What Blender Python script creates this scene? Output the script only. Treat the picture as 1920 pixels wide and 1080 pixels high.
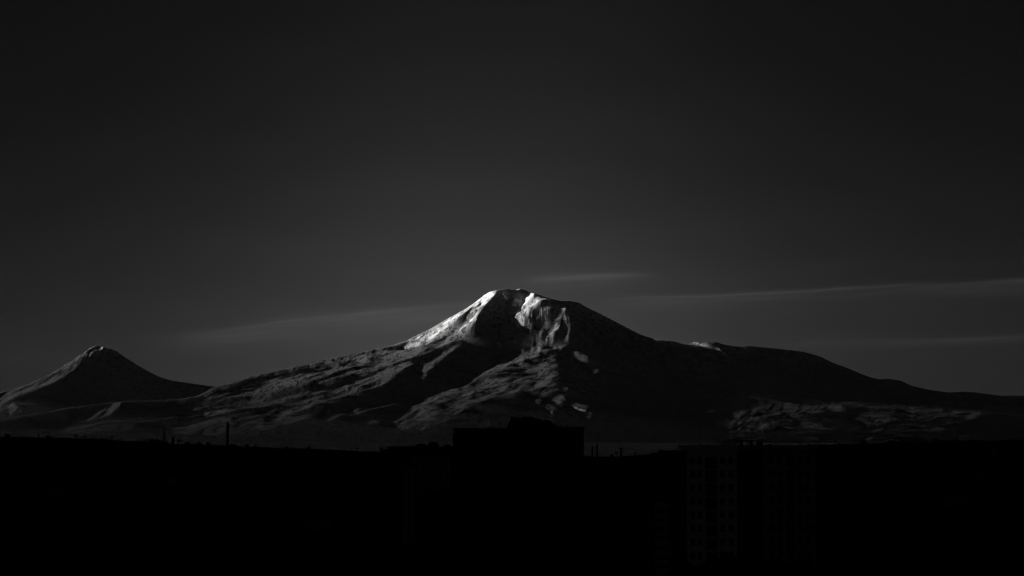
import bpy, math, random
import numpy as np
from math import radians, sin, cos, tan, atan, atan2, pi

for o in list(bpy.data.objects):
    bpy.data.objects.remove(o, do_unlink=True)
SC = bpy.context.scene
COL = SC.collection
random.seed(7)
RNG = np.random.default_rng(7)

# ------------------------------------------------------------------ camera
F = 3540.0                      # focal length in photograph pixels (1920 wide)
EYE_ROW = 785.0
PITCH = atan((EYE_ROW - 540.0) / F)
cam_d = bpy.data.cameras.new("camera")
cam_d.sensor_width = 36.0
cam_d.lens = F / 1920.0 * 36.0
cam_d.clip_start = 1.0
cam_d.clip_end = 400000.0
cam = bpy.data.objects.new("camera", cam_d)
COL.objects.link(cam)
cam.rotation_euler = (pi / 2 + PITCH, 0, 0)
SC.camera = cam

# ------------------------------------------------------------------ sun
SUN_EL = radians(8.8)
SUN_BACK = radians(38.0)        # the sun stands to the left, a little beyond the mountain
SUN_E = 5.0
SUN = np.array([-cos(SUN_EL) * cos(SUN_BACK), cos(SUN_EL) * sin(SUN_BACK), sin(SUN_EL)])
sun_d = bpy.data.lights.new("sun", 'SUN')
sun_d.energy = SUN_E
sun_d.angle = radians(0.5)
sun_d.color = (1.0, 0.998, 0.993)
sun = bpy.data.objects.new("sun", sun_d)
COL.objects.link(sun)
from mathutils import Vector
sun.rotation_euler = Vector(SUN).to_track_quat('Z', 'Y').to_euler()

# ------------------------------------------------------------------ exposure
SC.view_settings.view_transform = 'Standard'
SC.view_settings.look = 'None'
EXPO = 0.9
GAIN = 2.0 ** EXPO
SC.view_settings.exposure = EXPO
SC.view_settings.gamma = 1.0
SC.view_settings.use_curve_mapping = False
SC.cycles.use_denoising = True
SC.cycles.filter_width = 1.15

# ------------------------------------------------------------------ node helper
class G:
    def __init__(s, nt): s.nt = nt
    def node(s, t, **k):
        n = s.nt.nodes.new(t)
        for a, v in k.items(): setattr(n, a, v)
        return n
    def put(s, sock, v):
        if isinstance(v, (int, float)): sock.default_value = v
        else: s.nt.links.new(v, sock)
    def m(s, op, a, b=None, c=None, clamp=False):
        n = s.node('ShaderNodeMath', operation=op, use_clamp=clamp)
        s.put(n.inputs[0], a)
        if b is not None: s.put(n.inputs[1], b)
        if c is not None: s.put(n.inputs[2], c)
        return n.outputs[0]
    def add(s, a, b): return s.m('ADD', a, b)
    def sub(s, a, b): return s.m('SUBTRACT', a, b)
    def mul(s, a, b): return s.m('MULTIPLY', a, b)
    def div(s, a, b): return s.m('DIVIDE', a, b)
    def exp(s, a): return s.m('EXPONENT', a)
    def xyz(s, x, y, z):
        n = s.node('ShaderNodeCombineXYZ')
        for i, v in enumerate((x, y, z)): s.put(n.inputs[i], v)
        return n.outputs[0]
    def noise(s, vec, scale=1.0, detail=4.0, rough=0.5, dist=0.0):
        n = s.node('ShaderNodeTexNoise')
        s.nt.links.new(vec, n.inputs['Vector'])
        n.inputs['Scale'].default_value = scale
        n.inputs['Detail'].default_value = detail
        n.inputs['Roughness'].default_value = rough
        n.inputs['Distortion'].default_value = dist
        return n.outputs[0]
    def ramp(s, v, a, b, c=0.0, d=1.0, smooth=True):
        n = s.node('ShaderNodeMapRange')
        if smooth: n.interpolation_type = 'SMOOTHSTEP'
        s.put(n.inputs[0], v)
        for i, q in enumerate((a, b, c, d)): n.inputs[i + 1].default_value = q
        return n.outputs[0]

# ------------------------------------------------------------------ sky (grey, as through a deep red filter) with thin cirrus
W = bpy.data.worlds.new("World")
SC.world = W
W.use_nodes = True
nt = W.node_tree
nt.nodes.clear()
g = G(nt)
out = g.node('ShaderNodeOutputWorld')
bg = g.node('ShaderNodeBackground')
bg.inputs['Strength'].default_value = 0.05
nt.links.new(bg.outputs[0], out.inputs['Surface'])
sky = g.node('ShaderNodeTexSky', sky_type='NISHITA')
sky.sun_disc = False
sky.sun_elevation = SUN_EL
sky.sun_rotation = atan2(SUN[0], SUN[1])
sky.altitude = 1000.0
sky.air_density = 1.0
sky.dust_density = 0.6
sky.ozone_density = 1.0
sepc = g.node('ShaderNodeSeparateColor')
nt.links.new(sky.outputs[0], sepc.inputs[0])
red = sepc.outputs[0]
tc = g.node('ShaderNodeTexCoord')
sx = g.node('ShaderNodeSeparateXYZ')
nt.links.new(tc.outputs['Generated'], sx.inputs[0])
X, Y, Z = sx.outputs
hyp = g.m('SQRT', g.add(g.mul(X, X), g.mul(Y, Y)))
el = g.m('ARCTAN2', Z, hyp)                    # radians above the horizon
az = g.m('ARCTAN2', X, Y)                      # radians to the right of straight ahead
elp = g.m('MAXIMUM', el, 0.0)
SKY_FLOOR, SKY_GLOW = 0.0022, 0.0480
azn = g.m('ABSOLUTE', g.div(g.sub(az, -0.016), 0.128))
lobe = g.div(1.0, g.add(1.0, g.m('POWER', azn, 2.4)))
lobe = g.add(g.mul(lobe, 0.94), 0.06)
decay = g.div(1.0, g.add(1.0, g.m('POWER', g.div(elp, 0.110), 2.7)))
base = g.add(g.mul(red, 0.0003), SKY_FLOOR)
glow = g.mul(g.mul(lobe, decay), SKY_GLOW)
skyv = g.add(base, glow)
def wisp(ax, a0, a1, e0, slope, wid_up, wid_dn, strength, seed, curve=0.0, fade=0.03):
    """a cirrus streak: centre line el = e0 + slope*(az-ax) + curve*(az-ax)^2"""
    d = g.sub(az, ax)
    wob = g.mul(g.sub(g.noise(g.xyz(g.mul(az, 14.0), seed, 0.0), 1.0, 2.0), 0.5), 0.006)
    line = g.add(g.add(g.mul(d, slope), g.mul(g.mul(d, d), curve)), g.add(wob, e0))
    off = g.sub(el, line)
    up = g.exp(g.mul(g.m('MAXIMUM', off, 0.0), -1.0 / wid_up))
    dn = g.exp(g.mul(g.m('MAXIMUM', g.mul(off, -1.0), 0.0), -1.0 / wid_dn))
    f = g.mul(g.ramp(az, a0 - fade, a0 + fade), g.ramp(az, a1 - fade, a1 + fade, 1.0, 0.0))
    st = g.noise(g.xyz(g.mul(az, 9.0), g.mul(g.sub(el, g.mul(az, slope)), 260.0), seed), 1.0, 4.0, 0.55, 0.3)
    st = g.ramp(st, 0.3, 0.72, 0.35, 1.25)
    return g.mul(g.mul(g.mul(up, dn), f), g.mul(st, strength * 2.6))
def AZ(px): return math.atan((px - 960) / F)
def EL(py): return math.atan((EYE_ROW - py) / F)
w = [wisp(AZ(600), AZ(350), AZ(920), EL(599), 0.115, 0.0014, 0.0042, 0.0100, 3.1, 0.0, 0.032),
     wisp(AZ(600), AZ(350), AZ(900), EL(617), 0.090, 0.0014, 0.0035, 0.0048, 9.1, 0.0, 0.03),
     wisp(AZ(1100), AZ(1000), AZ(1210), EL(518), 0.015, 0.0012, 0.0020, 0.0085, 5.3, -0.5, 0.014),
     wisp(AZ(1100), AZ(985), AZ(1150), EL(525), 0.055, 0.0015, 0.0030, 0.0055, 7.7, 0.0, 0.014),
     wisp(AZ(1500), AZ(1180), AZ(2300), EL(549), 0.040, 0.0008, 0.0017, 0.0098, 11.9, 0.0, 0.03),
     wisp(AZ(1500), AZ(1180), AZ(2300), EL(562), 0.030, 0.0016, 0.0050, 0.0035, 21.9, 0.0, 0.03),
     wisp(AZ(1500), AZ(1480), AZ(2300), EL(646), 0.030, 0.0008, 0.0030, 0.0040, 15.2, 0.0, 0.02),
     wisp(AZ(1560), AZ(1520), AZ(1600), EL(503), 0.02, 0.0012, 0.0020, 0.0012, 16.2, 0.0, 0.012),
     wisp(AZ(80), AZ(-400), AZ(150), EL(673), 0.05, 0.0010, 0.0022, 0.0016, 19.4, 0.0, 0.02)]
tot = w[0]
for q in w[1:]: tot = g.add(tot, q)
veil = g.noise(g.xyz(g.mul(az, 6.0), g.mul(el, 60.0), 2.0), 1.0, 4.0, 0.5)
veil = g.ramp(veil, 0.3, 0.75, 0.955, 1.055)
skyv = g.mul(g.add(skyv, tot), veil)
skyv = g.mul(skyv, 20.0 / GAIN)                        # against the 0.05 strength
comb = g.node('ShaderNodeCombineColor')
for i in range(3): nt.links.new(skyv, comb.inputs[i])
nt.links.new(comb.outputs[0], bg.inputs['Color'])
W.cycles.sampling_method = 'MANUAL'
W.cycles.sample_map_resolution = 512

# ------------------------------------------------------------------ object helpers
def tag(o, label=None, cat=None, group=None, kind=None):
    if label: o['label'] = label
    if cat: o['category'] = cat
    if group: o['group'] = group
    if kind: o['kind'] = kind
    return o
def P(px, py, Yd):
    """the point at depth Yd seen at a photograph pixel"""
    f = np.array([0, cos(PITCH), sin(PITCH)]); u = np.array([0, -sin(PITCH), cos(PITCH)])
    d = f * F + np.array([1.0, 0, 0]) * (px - 960) + u * (540 - py)
    return d * (Yd / d[1])
def project(x, y, z):
    w_ = y * cos(PITCH) + z * sin(PITCH)
    v_ = -y * sin(PITCH) + z * cos(PITCH)
    return 960 + F * x / w_, 540 - F * v_ / w_

# ------------------------------------------------------------------ noise in numpy
def vnoise(x, y, seed=0):
    r = np.random.default_rng(seed)
    n = 256
    t = r.random((n, n)).astype(np.float32)
    xi = np.floor(x).astype(np.int64); yi = np.floor(y).astype(np.int64)
    fx = (x - xi).astype(np.float32); fy = (y - yi).astype(np.float32)
    fx = fx * fx * (3 - 2 * fx); fy = fy * fy * (3 - 2 * fy)
    x0 = xi % n; x1 = (xi + 1) % n; y0 = yi % n; y1 = (yi + 1) % n
    a = t[y0, x0]; b = t[y0, x1]; c = t[y1, x0]; d = t[y1, x1]
    return (a * (1 - fx) + b * fx) * (1 - fy) + (c * (1 - fx) + d * fx) * fy
def fbm(x, y, oct=4, seed=0, gain=0.5, ridged=False):
    s = 0; a = 1.0; tot_ = 0
    for k in range(oct):
        v = vnoise(x * 2 ** k + 17.3 * k, y * 2 ** k - 9.1 * k, seed + k)
        if ridged: v = 1 - np.abs(2 * v - 1)
        s = s + a * v; tot_ += a; a *= gain
    return s / tot_
def blur(a, r):
    if r <= 0: return a
    k = int(max(1, math.ceil(3 * r)))
    w_ = np.exp(-0.5 * (np.arange(-k, k + 1) / r) ** 2); w_ /= w_.sum()
    a = np.apply_along_axis(lambda m: np.convolve(m, w_, 'same'), 0, a)
    return np.apply_along_axis(lambda m: np.convolve(m, w_, 'same'), 1, a)

# ------------------------------------------------------------------ sunlit faces, snow fields and lava tongues of the mountains, drawn as brightness and put into relief and colour
# (brightness of the sunlit face, softness, (streak angle, length, width, contrast) or None, outline)
ST = lambda ang, L=22, w_=2.6, c=0.8: (ang, L, w_, c)
MID = (15, 9, 3.5, 0.9)
ROUGH = (25, 4, 2.2, 0.6)
MAP_GREAT = [
 ((380, 640, 4.908), [   # broad left flank
  (13, 9, (8, 40, 3, .6), [(0,830),(300,790),(900,780),(1700,820),(2600,860),(2600,960),(800,960),(300,930),(-2000,930),(-2000,830)]),
  (22, 2, (14, 30, 3, .9), [(180,420),(760,290),(1400,160),(1865,30),(1865,330),(1500,480),(1300,560),(1000,700),(600,800),(0,860),(0,560)]),
  (38, 2, MID, [(0,520),(120,450),(250,420),(180,480),(60,540)]),
  (34, 2, (14, 9, 3, 1), [(180,415),(420,360),(760,270),(1100,200),(1400,130),(1400,160),(1100,235),(760,305),(450,365)]),
  (46, 1.5, (18,30,6,.35), [(230,540),(280,515),(380,510),(440,480),(520,430),(620,370),(850,355),(990,370),(930,450),(780,460),(680,500),(440,540)]),
  (44, 1.2, None, [(840,340),(1000,300),(1010,320),(900,350)]),
  (44, 1.2, None, [(1020,350),(1060,335),(1100,350),(1040,370)]),
  (42, 1, None, [(1080,330),(1170,300),(1150,325)]),
  (62, .8, None, [(1280,430),(1310,405),(1345,420),(1335,455),(1300,455)]),
  (60, .8, (27,30,3,.5), [(1390,470),(1440,410),(1580,320),(1700,260),(1860,205),(1865,230),(1750,310),(1600,380),(1450,400),(1420,470)]),
  (58, .8, None, [(1550,435),(1660,390),(1690,410),(1600,430)]),
  (48, .8, None, [(1590,390),(1740,320),(1760,330),(1640,390)]),
  (42, .7, None, [(1550,430),(1450,480),(1300,510),(1100,540),(900,570),(1000,562),(1200,534),(1400,492)]),
  (38, 1, None, [(690,700),(740,660),(820,640),(780,680),(710,710)]),
  (32, 1, (14,18,3,.9), [(780,600),(960,570),(1200,540),(1150,600),(1000,610),(850,620)]),
  (52, .9, None, [(1355,650),(1440,615),(1430,650),(1400,660)]),
  (38, .8, None, [(1340,690),(1450,640),(1760,570),(1760,580),(1500,650),(1360,695)]),
  (38, .9, None, [(1120,730),(1200,690),(1330,670),(1240,700),(1140,735)]),
  (32, 1.5, (10,40,2.6,.9), [(-100,620),(300,570),(600,550),(620,610),(300,660),(-100,740)]),
  (25, 1.5, (11,40,3,.9), [(-300,790),(300,680),(500,640),(640,620),(560,680),(300,740),(-300,830)]),
  (28, 1.5, (14,16,3,1), [(300,770),(500,720),(700,700),(900,690),(800,750),(500,790)]),
  (32, 1.5, None, [(1500,760),(1560,730),(1620,750),(1560,770)]),
  (40, 1, (25,14,3,.9), [(1340,200),(1500,110),(1620,90),(1550,150),(1400,210)]),
  (26, 1, MID, [(1100,240),(1350,170),(1420,230),(1200,270)]),
  (44, 1, (24,26,2.6,.9), [(1400,290),(1600,220),(1865,100),(1865,190),(1700,240),(1450,330)]),
  (0, 1.5, None, [(1700,400),(1865,330),(1865,530),(1500,560),(1300,600),(1000,650),(1250,545),(1440,490)]),
 ]),
 ((700, 530, 7.2), [     # steep snow streaks of the upper left ridge
  (30, 2, (27,20,2.5,1), [(470,800),(900,720),(1040,680),(1100,760),(1000,850),(700,1000),(300,1080),(0,1080),(0,960)]),
  (42, 1, None, [(0,915),(400,795),(560,742),(400,830),(200,890),(0,950)]),
  (50, 1.5, (28,24,2.4,.9), [(400,900),(160,1000),(40,1070),(300,1080),(560,960),(700,880),(560,890)]),
  (75, 1.5, (32,20,2.4,.9), [(1040,680),(860,800),(840,830),(930,830),(1100,730),(1130,690)]),
  (215, .8, (33,40,2.4,.6), [(1440,240),(1300,310),(1180,380),(1060,450),(900,560),(780,620),(640,710),(560,750),(470,800),(400,900),(470,900),(640,840),(760,780),(870,710),(960,650),(1080,570),(1180,480),(1260,400),(1340,330),(1440,260)]),
  (195, .8, (38,30,2.4,.65), [(1440,280),(1350,370),(1260,460),(1200,540),(1100,630),(1040,680),(1130,700),(1200,680),(1300,600),(1400,500),(1440,400)]),
  (150, 1, (38,30,2.2,.9), [(1400,480),(1300,600),(1200,680),(1180,700),(1290,620),(1400,540),(1415,500)]),
  (130, .9, None, [(1340,650),(1300,620),(1230,650),(1150,740),(1210,740),(1290,715)]),
  (72, .8, None, [(1210,820),(1250,815),(1255,845),(1225,850)]),
  (60, .8, None, [(1080,870),(1120,850),(1115,870),(1085,885)]),
  (60, .9, (36,20,2.4,.6), [(1060,870),(900,970),(780,1070),(740,1100),(830,1080),(1000,960),(1060,910)]),
 ]),
 ((880, 530, 7.2), [     # summit and the gorge wall
  (0, 1, None, [(100,440),(170,350),(260,270),(320,190),(380,130),(480,100),(520,90),(700,90),(850,130),(700,300),(600,480),(700,700),(850,850),(700,960),(0,1200),(-400,1200),(-100,800),(40,660)]),
  (225, .7, (38,40,2.4,.6), [(180,220),(0,330),(0,640),(60,600),(130,400),(170,350),(260,270)]),
  (248, .8, None, [(520,82),(330,100),(240,155),(160,240),(150,330),(200,320),(270,260),(330,180),(380,130)]),
  (115, .7, ROUGH, [(425,140),(440,200),(470,240),(440,300),(380,295),(355,260),(400,210)]),
  (90, .6, None, [(450,310),(470,315),(465,330),(455,330)]),
  (60, .6, None, [(400,400),(450,370),(440,410),(410,415)]),
  (175, .7, (55,20,3,.4), [(560,235),(580,290),(560,350),(500,420),(455,475),(470,400),(510,330),(520,260)]),
  (130, .6, (55,20,2.4,.6), [(640,270),(610,330),(560,410),(500,480),(490,540),(480,500),(560,380),(600,300)]),
  (95, .7, ROUGH, [(640,275),(660,330),(640,400),(590,420),(610,340)]),
  (242, .7, None, [(830,145),(880,150),(885,190),(830,250),(800,300),(790,350),(740,340),(700,370),(660,390),(720,300),(750,240)]),
  (120, .7, ROUGH, [(800,280),(850,250),(860,300),(820,330)]),
  (250, .8, (40,8,3,.55), [(850,340),(800,330),(760,360),(640,430),(590,490),(530,530),(520,560),(560,560),(620,520),(640,590),(700,640),(740,600),(760,540),(800,500),(850,430),(980,410),(960,390),(880,370)]),
  (60, .6, None, [(600,510),(670,515),(660,530),(600,530)]),
  (130, 2.5, None, [(820,330),(880,250),(930,235),(1090,230),(1060,265),(1020,320),(980,375),(900,365)]),
  (225, 2.2, None, [(830,330),(890,260),(950,245),(970,280),(930,350),(880,355)]),
  (215, .7, None, [(980,395),(1120,385),(1250,388),(1320,408),(1290,440),(1220,425),(1150,408),(1000,420)]),
  (250, .8, None, [(1210,395),(1300,400),(1290,440),(1235,440)]),
  (215, .7, (60,7,3,.8), [(750,420),(870,420),(860,500),(820,560),(760,560),(740,500)]),
  (110, 1, (60,8,3,.95), [(870,430),(1000,430),(1150,430),(1170,470),(1100,540),(1040,560),(900,540),(860,480)]),
  (150, 1, (75,9,2.5,.95), [(870,425),(960,430),(950,520),(890,540),(860,480)]),
  (90, .8, (70,8,2.5,.7), [(760,570),(840,600),(860,740),(830,770),(820,690),(770,690),(740,640)]),
  (100, .8, (50,8,2.5,.7), [(1000,600),(1080,560),(1150,520),(1180,500),(1100,620),(1040,640),(960,690),(980,630)]),
  (190, .7, (55,14,3,.7), [(1240,445),(1250,500),(1210,600),(1190,650),(1150,720),(1140,790),(1100,800),(1060,780),(1000,820),(1010,790),(1080,720),(1140,640),(1170,560),(1200,480)]),
  (165, .7, (-62,14,3,.7), [(1260,445),(1310,500),(1330,600),(1340,680),(1380,740),(1340,760),(1310,800),(1260,795),(1290,720),(1290,640),(1260,560)]),
  (95, .7, ROUGH, [(870,780),(900,740),(960,680),(990,780),(960,800),(900,790)]),
  (85, .6, None, [(830,790),(850,820),(840,880),(820,860)]),
  (85, .8, (45,9,2.5,.5), [(960,810),(970,900),(960,950),(850,960),(810,930),(870,880)]),
  (90, .6, None, [(745,870),(700,960),(680,960),(720,890)]),
  (92, .9, (25,20,2.4,.4), [(560,1050),(720,965),(860,960),(950,950),(860,985),(760,990),(640,1040)]),
  (88, .8, ROUGH, [(970,940),(1080,900),(1200,860),(1240,880),(1300,930),(1240,930),(1100,940),(1000,960)]),
  (95, .7, ROUGH, [(1330,930),(1420,920),(1440,1000),(1380,970)]),
 ]),
 ((960, 640, 6.75), [    # spur below the gorge
  (26, 2, (20,14,3,1), [(0,230),(300,180),(520,190),(560,300),(600,560),(560,700),(400,720),(150,650),(0,640)]),
  (100, .7, (-30,7,2.5,.5), [(700,150),(730,120),(820,130),(870,180),(960,220),(960,250),(880,250),(820,220),(770,190)]),
  (65, .6, None, [(950,255),(1040,262),(1150,325),(1060,305),(960,278)]),
  (60, .8, None, [(1010,340),(1090,350),(1080,390),(1020,440),(1005,400)]),
  (45, .8, None, [(1140,400),(1180,390),(1190,430),(1280,420),(1290,440),(1200,445),(1150,465)]),
  (45, .8, None, [(735,350),(790,310),(820,320),(790,360)]),
  (40, .8, None, [(850,390),(880,350),(910,370),(930,405)]),
  (45, .8, None, [(740,480),(770,470),(800,505),(770,510)]),
  (36, .9, ROUGH, [(930,530),(990,500),(1030,530),(1060,580),(1000,560)]),
  (58, .8, None, [(835,615),(860,600),(900,640),(930,670),(900,685),(870,650)]),
  (82, .6, None, [(1060,650),(1080,650),(1110,710),(1080,700)]),
  (45, .7, None, [(1150,660),(1190,630),(1210,650),(1180,680)]),
  (60, .8, (10,12,2.2,.7), [(520,760),(600,700),(660,730),(620,760),(680,790),(600,830),(540,800)]),
  (50, .7, None, [(285,745),(320,740),(330,770),(380,800),(290,795)]),
  (65, .7, None, [(420,830),(450,840),(520,885),(510,930),(480,920),(480,880),(430,860)]),
  (95, .7, None, [(750,800),(800,830),(850,850),(940,870),(950,890),(850,878),(790,855)]),
  (40, .7, None, [(690,735),(780,760),(770,768),(700,748)]),
  (55, .8, None, [(930,960),(980,940),(1015,965),(970,972)]),
  (40, .8, None, [(470,940),(540,940),(520,970),(470,970)]),
  (20, .8, None, [(1160,1038),(1430,1045),(1430,1060),(1170,1055)]),
  (75, .9, (25,20,3,.4), [(0,230),(150,170),(340,162),(330,187),(160,210),(130,330),(70,340),(0,290)]),
  (45, 1, None, [(430,210),(520,200),(520,240),(440,240)]),
  (52, .6, None, [(250,330),(440,260),(450,275),(270,335)]),
  (45, 1, (35,20,4,.4), [(270,380),(330,320),(420,330),(470,430),(380,440),(300,430)]),
  (50, 1, (35,24,3,.5), [(180,630),(330,500),(460,430),(550,430),(490,470),(480,520),(300,620),(240,650)]),
  (38, 1, (35,20,3,.6), [(420,590),(560,545),(520,590),(440,690),(370,700)]),
  (35, 1, None, [(610,560),(680,600),(700,650),(660,670)]),
 ]),
 ((720, 660, 6.353), [
  (36, 1.5, (18,16,2.6,.95), [(1300,170),(1040,350),(850,430),(550,530),(350,620),(200,770),(100,850),(200,960),(500,930),(900,760),(1000,640),(1250,580),(1560,570),(1560,450),(1700,400),(1760,250),(1640,100)]),
  (64, .8, (28,24,3,.4), [(1660,40),(1600,60),(1430,130),(1300,170),(1150,250),(1040,350),(1100,360),(1250,300),(1330,240),(1400,190),(1550,130),(1620,190),(1650,100)]),
  (44, 1, (20,24,4,.4), [(560,530),(760,450),(960,470),(900,510),(700,520),(600,540)]),
  (50, 1, (12,14,2.6,.6), [(800,620),(1000,600),(1100,580),(1250,540),(1240,580),(1030,620)]),
  (52, .8, (30,14,3,.4), [(740,0),(660,30),(570,120),(580,200),(520,230),(480,270),(480,320),(450,345),(410,310),(440,270),(415,240),(440,180),(560,130),(640,50),(700,0)]),
  (66, .8, (25,30,3,.4), [(330,150),(290,130),(130,180),(0,230),(0,330),(110,280),(220,210)]),
  (38, 1, None, [(0,320),(100,290),(80,340),(0,400)]),
  (25, 1, ROUGH, [(1120,860),(1230,850),(1280,900),(1200,910)]),
 ]),
 ((1180, 620, 8.0), [    # right shoulder
  (85, .6, ROUGH, [(60,185),(90,130),(150,150),(175,180),(100,175)]),
  (112, .6, ROUGH, [(355,255),(430,240),(510,230),(480,260),(560,285),(510,310),(440,325),(430,280)]),
  (80, .6, None, [(590,270),(650,255),(680,290),(600,282)]),
  (60, .7, (60,6,2.2,.7), [(640,280),(740,270),(830,310),(840,380),(880,400),(880,500),(740,480),(720,390),(740,340)]),
  (75, .5, None, [(750,235),(850,218),(900,240),(1040,238),(950,252),(800,265)]),
  (200, .5, None, [(1000,188),(1050,193),(1190,222),(1180,242),(1080,234),(1000,212)]),
  (110, .5, None, [(1180,225),(1260,243),(1250,255),(1190,247)]),
  (108, .6, (-40,7,2.2,.45), [(1250,252),(1350,270),(1390,320),(1440,330),(1480,370),(1540,440),(1560,500),(1500,470),(1440,450),(1400,410),(1390,350),(1320,300)]),
  (60, .6, None, [(1130,320),(1190,320),(1200,345),(1150,350),(1160,375),(1125,370)]),
  (50, .6, None, [(1215,370),(1250,350),(1275,380),(1250,420),(1215,410)]),
  (50, .6, None, [(1185,435),(1210,430),(1225,455),(1195,455)]),
  (40, .9, None, [(980,475),(1060,480),(1110,550),(1040,540)]),
  (34, .8, None, [(1550,510),(1650,590),(1600,585)]),
  (120, .5, None, [(1238,165),(1272,163),(1260,182)]),
 ]),
 ((1080, 600, 7.0), [    # small lit crags on the dark right flank
  (70, .5, ROUGH, [(190,55),(230,80),(250,110),(215,90)]),
  (90, .5, None, [(300,140),(325,150),(330,180),(305,170)]),
  (60, .5, None, [(420,290),(490,320),(480,330),(425,305)]),
  (45, .5, None, [(90,240),(140,245),(130,265),(100,262)]),
 ]),
 ((1300, 700, 3.692), [  # foothills on the right
  (18.5, 4, (24, 6, 2.0, 1), [(80,300),(250,250),(600,225),(1150,170),(1500,230),(1900,200),(2100,260),(1800,400),(1400,430),(700,440),(200,430)]),
  (24, .9, None, [(80,275),(120,250),(150,275),(100,285)]),
  (30, 1, (28,9,2.4,1), [(170,290),(400,250),(480,232),(700,225),(870,225),(1000,230),(900,270),(800,290),(560,320),(540,370),(450,420),(380,450),(230,400),(240,350)]),
  (34, .9, (30,8,2.4,.7), [(1010,205),(1070,165),(1150,145),(1170,175),(1210,185),(1080,210)]),
  (22, 1, (-20,9,2.4,1), [(620,360),(760,330),(880,360),(980,390),(960,430),(800,400),(640,400)]),
  (27, 1, (25,8,2.4,1), [(1060,300),(1200,290),(1270,260),(1380,300),(1420,320),(1380,360),(1280,370),(1180,350)]),
  (25, 1, (25,8,2.4,1), [(1450,265),(1560,260),(1620,235),(1640,290),(1760,290),(1650,330),(1740,400),(1600,410),(1450,380),(1560,340)]),
  (20, 1.5, None, [(1320,140),(1400,105),(1450,115),(1340,155)]),
  (20, 1.5, (10,12,2.6,1), [(1700,175),(1870,155),(2060,165),(2200,200),(1850,215)]),
  (32, .9, None, [(920,240),(1010,230),(1010,270),(960,260)]),
  (14, 2, (8,20,2.6,1), [(100,420),(800,430),(1500,440),(2200,380),(2200,440),(1500,480),(100,480)]),
 ]),
 ((0, 640, 6.0), [       # small parasitic cone and lava apron on the left
  (15, 2, (9,40,3,.6), [(-700,1010),(500,960),(900,920),(1400,870),(1920,810),(2300,780),(2300,900),(1400,980),(800,1060),(-700,1100)]),
  (17, 1.5, (10,30,3,.8), [(780,745),(1100,700),(1350,680),(1500,670),(1950,640),(1950,655),(1400,690),(1100,722),(850,770)]),
  (25, 1, (40,24,3,.6), [(1350,685),(1240,690),(1180,740),(1110,800),(1000,870),(850,920),(1100,900),(1160,870),(1250,790)]),
  (32, .6, None, [(1345,690),(1270,760),(1180,860),(1200,870),(1300,770)]),
 ]),
]
MAP_CONE = [
 ((0, 640, 6.0), [
  (28, 2, (28,40,3,.9), [(1000,90),(900,170),(700,280),(400,440),(200,520),(-800,760),(-800,900),(0,780),(100,700),(300,600),(500,510),(700,420),(850,300),(940,220),(1020,150)]),
  (38, .8, (28,40,2.4,.7), [(930,230),(830,300),(700,380),(480,490),(300,580),(0,690),(0,720),(300,610),(520,510),(720,410),(870,320)]),
  (36, .8, (28,30,2.4,.6), [(780,300),(600,370),(420,450),(440,465),(640,385),(800,320)]),
  (19, 2, (70,20,3,.8), [(940,240),(1000,230),(1100,260),(1110,440),(1050,460),(960,400),(880,430)]),
  (15, 3, (60,14,2.4,1), [(700,500),(860,430),(900,640),(640,680),(580,600)]),
  (20, 2, (40,14,4,.9), [(-600,800),(200,700),(420,660),(370,760),(150,850),(-600,900)]),
  (165, .4, (50,6,1.6,.7), [(1120,60),(1150,52),(1158,80),(1132,112),(1092,142),(1040,162),(960,212),(1030,142),(1100,110)]),
  (90, .5, None, [(1058,55),(1078,58),(1032,102),(1008,97)]),
  (60, .5, None, [(1140,120),(1134,170),(1102,212),(1120,160)]),
  (50, .8, None, [(870,215),(950,175),(940,205)]),
  (28, .7, None, [(1105,215),(1112,300),(1085,345)]),
 ]),
]

MX0, MY0, MW, MH = -260, 520, 2440, 350     # brightness map extent in photograph pixels
yy, xx = np.mgrid[0:MH, 0:MW].astype(np.float32)
xx += MX0; yy += MY0
def poly_mask(pts, soft):
    p = np.array(pts, float)
    pad = int(3 * soft + 3)
    x0 = int(max(p[:, 0].min() - pad - MX0, 0)); x1 = int(min(p[:, 0].max() + pad - MX0, MW))
    y0 = int(max(p[:, 1].min() - pad - MY0, 0)); y1 = int(min(p[:, 1].max() + pad - MY0, MH))
    if x1 <= x0 + 1 or y1 <= y0 + 1: return None
    # a small warp so that outlines are not straight
    X_ = xx[y0:y1, x0:x1]; Y_ = yy[y0:y1, x0:x1]
    wx = X_ + 5 * (fbm(X_ / 7, Y_ / 7, 3, 31) - .5); wy = Y_ + 3.5 * (fbm(X_ / 7, Y_ / 7, 3, 77) - .5)
    ins = np.zeros(X_.shape, bool)
    n = len(p)
    for i in range(n):
        (ax_, ay_), (bx_, by_) = p[i], p[(i + 1) % n]
        if ay_ == by_: continue
        c = ((ay_ > wy) != (by_ > wy)) & (wx < (bx_ - ax_) * (wy - ay_) / (by_ - ay_) + ax_)
        ins ^= c
    return (slice(y0, y1), slice(x0, x1)), blur(ins.astype(np.float32), soft)
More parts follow.
